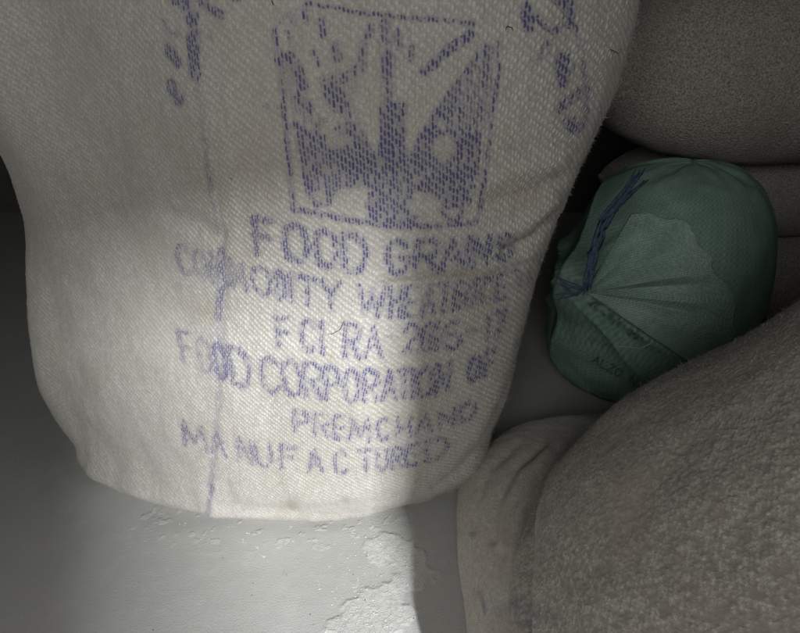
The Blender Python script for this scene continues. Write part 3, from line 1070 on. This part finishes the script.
    obj('mouth_flap', fm, m_green2, root)
    # blue cord round the gathered neck, its frayed ends
    r = random.Random(5)
    o3 = c * S
    base = at_y(586, 288, .62)
    for k in range(9):
        a0 = at_y(586 + r.uniform(-4, 4), 290 + r.uniform(-4, 4), .618)
        a1 = at_y(594 + r.uniform(-4, 3), 255 + r.uniform(-4, 4), .622)
        a2 = at_y(604 + r.uniform(-5, 5), 222 + r.uniform(-5, 5), .632)
        a3 = at_y(640 + r.uniform(-6, 10), 172 + r.uniform(-8, 8), .665)
        t = np.linspace(0, 3, 16)
        q = np.stack([np.interp(t, range(4), [p[i] for p in (a0, a1, a2, a3)]) for i in range(3)], 1) - o3
        q += .0015 * np.sin(t * 9 + k)[:, None]
        tube('cord', q, .0022, m_blue, root, 6, True)
    for k in range(8):
        a0 = base
        a1 = at_y(574 + r.uniform(-3, 3), 289 + r.uniform(-8, 8), .63)
        a2 = at_y(560 + r.uniform(-6, 3), 288 + r.uniform(-16, 14), .645)
        t = np.linspace(0, 2, 10)
        q = np.stack([np.interp(t, range(3), [p[i] for p in (a0, a1, a2)]) for i in range(3)], 1) - o3
        tube('cord_end', q, .0009, m_blue, root, 5, True)
    q = np.array([on_mesh(Pw, px, py, front, nrm, x_, y_) for x_, y_ in ((611, 346), (620, 347), (630, 348), (640, 347), (652, 344))]) - o3
    tube('twine', q, .0009, m_twine, root, 5)
    return root


def on_mesh(P, px, py, front, nrm, x, y):
    d = np.where(front, np.hypot(px - x, py - y), 1e9)
    k = np.unravel_index(np.argmin(d), d.shape)
    return P[k] + nrm[k] * .0012


build_green_sack()


# ------------------------------------------------------------------ pile of sacks at the back
def lying_sack(name, label, c, half, seed, rot):
    root = thing(name, label, 'sack', 'plain jute sacks')
    root.location = np.array(c) * S
    root.rotation_euler = (0, 0, rot)
    nv, nu = 110, 90
    t = np.linspace(-1, 1, nv)
    th = np.linspace(0, 2 * math.pi, nu, endpoint=False)
    T, TH = np.meshgrid(t, th, indexing='ij')
    prof = np.clip(1 - np.abs(T) ** 3.2, 0, 1) ** .5
    wid = .82 + .18 * prof
    y = half[1] * wid * np.sign(np.cos(TH)) * np.abs(np.cos(TH)) ** .8 * np.maximum(prof, .55)
    zz = half[2] * np.maximum(prof, .03) * np.sign(np.sin(TH)) * np.abs(np.sin(TH)) ** .85
    P = np.stack([half[0] * T, y, zz + half[2]], -1)
    P[..., 2] += .02 * (fbm(T * 4 + seed, TH * 1.2, seed, 3) - .5)
    P[..., 2] = np.clip(P[..., 2], .002, None)
    P *= S
    me = loft_mesh('body', P[:, ::-1])
    obj('body', me, m_jute3, root)
    for s in (-1, 1):
        for k in range(12):
            yy = half[1] * (-.42 + k * .07)
            q = np.array([[s * half[0] * .985, yy, half[2] + .014], [s * half[0] * 1.01, yy + .006, half[2]], [s * half[0] * .985, yy + .012, half[2] - .014]]) * S
            tube('stitch', q, .0012, m_thread, root, 5)
    return root


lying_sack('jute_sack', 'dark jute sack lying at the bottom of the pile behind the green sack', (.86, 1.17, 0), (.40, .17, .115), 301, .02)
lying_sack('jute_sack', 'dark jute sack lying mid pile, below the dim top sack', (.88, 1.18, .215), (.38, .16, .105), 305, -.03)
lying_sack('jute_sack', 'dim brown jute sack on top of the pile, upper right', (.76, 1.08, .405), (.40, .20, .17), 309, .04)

# ------------------------------------------------------------------ crumbs and grit on the floor
def crumbs(name, label, cat, pts, mat, smin, smax, seed):
    r = np.random.default_rng(seed)
    ico = [(0, 0, 1), (.89, 0, .45), (.28, .85, .45), (-.72, .53, .45), (-.72, -.53, .45), (.28, -.85, .45), (.72, .53, -.45), (-.28, .85, -.45), (-.89, 0, -.45), (-.28, -.85, -.45), (.72, -.53, -.45), (0, 0, -1)]
    tri = [(0, 1, 2), (0, 2, 3), (0, 3, 4), (0, 4, 5), (0, 5, 1), (1, 6, 2), (2, 7, 3), (3, 8, 4), (4, 9, 5), (5, 10, 1), (6, 7, 2), (7, 8, 3), (8, 9, 4), (9, 10, 5), (10, 6, 1), (11, 7, 6), (11, 8, 7), (11, 9, 8), (11, 10, 9), (11, 6, 10)]
    ico = np.array(ico)
    V, T = [], []
    for x, y in pts:
        s = r.uniform(smin, smax)
        v = ico * (1 + r.uniform(-.35, .35, (12, 1))) * np.array([s * r.uniform(.7, 1.5), s * r.uniform(.7, 1.3), s * r.uniform(.35, .7)])
        a = r.uniform(0, 6.28)
        R = np.array([[math.cos(a), -math.sin(a), 0], [math.sin(a), math.cos(a), 0], [0, 0, 1]])
        T += [[len(V) * 12 + k for k in t] for t in tri]
        V.append(v @ R.T + np.array([x, y, s * .25]))
    me = mesh_from(name, np.concatenate(V), np.zeros((0, 4), int), np.array(T), smooth=False)
    o = obj(name, me, mat)
    o['kind'] = 'stuff'
    o['label'] = label
    o['category'] = cat


r = random.Random(11)
pts = []
for x, y in [(183, 524), (190, 532), (233, 526), (251, 533), (290, 528), (255, 548), (292, 541), (262, 555), (203, 536), (243, 541), (370, 540), (405, 560), (355, 588)]:
    for k in range(5):
        q = at_floor(x + r.gauss(0, 2.5), y + r.gauss(0, 1.5))
        pts.append((q[0], q[1]))
for k in range(170):
    t = r.random()
    q = at_floor(395 + r.gauss(-12, 22) - 30 * t, 535 + 100 * t)
    pts.append((q[0], q[1]))
crumbs('cement_crumbs', 'tiny white cement crumbs scattered on the floor before the printed sack', 'crumbs', pts, m_chip, .0003, .0009, 61)
pts = []
for x, y in [(366, 556), (259, 580), (253, 583), (289, 589), (252, 595), (223, 558), (240, 556), (338, 616), (363, 604), (365, 600), (285, 597)]:
    q = at_floor(x, y)
    pts.append((q[0], q[1]))
for k in range(12):
    q = at_floor(r.uniform(60, 420), r.uniform(530, 640))
    pts.append((q[0], q[1]))
crumbs('grit', 'fine dark grit sprinkled over the pale cement floor', 'grit', pts, m_grit, .0002, .0007, 63)
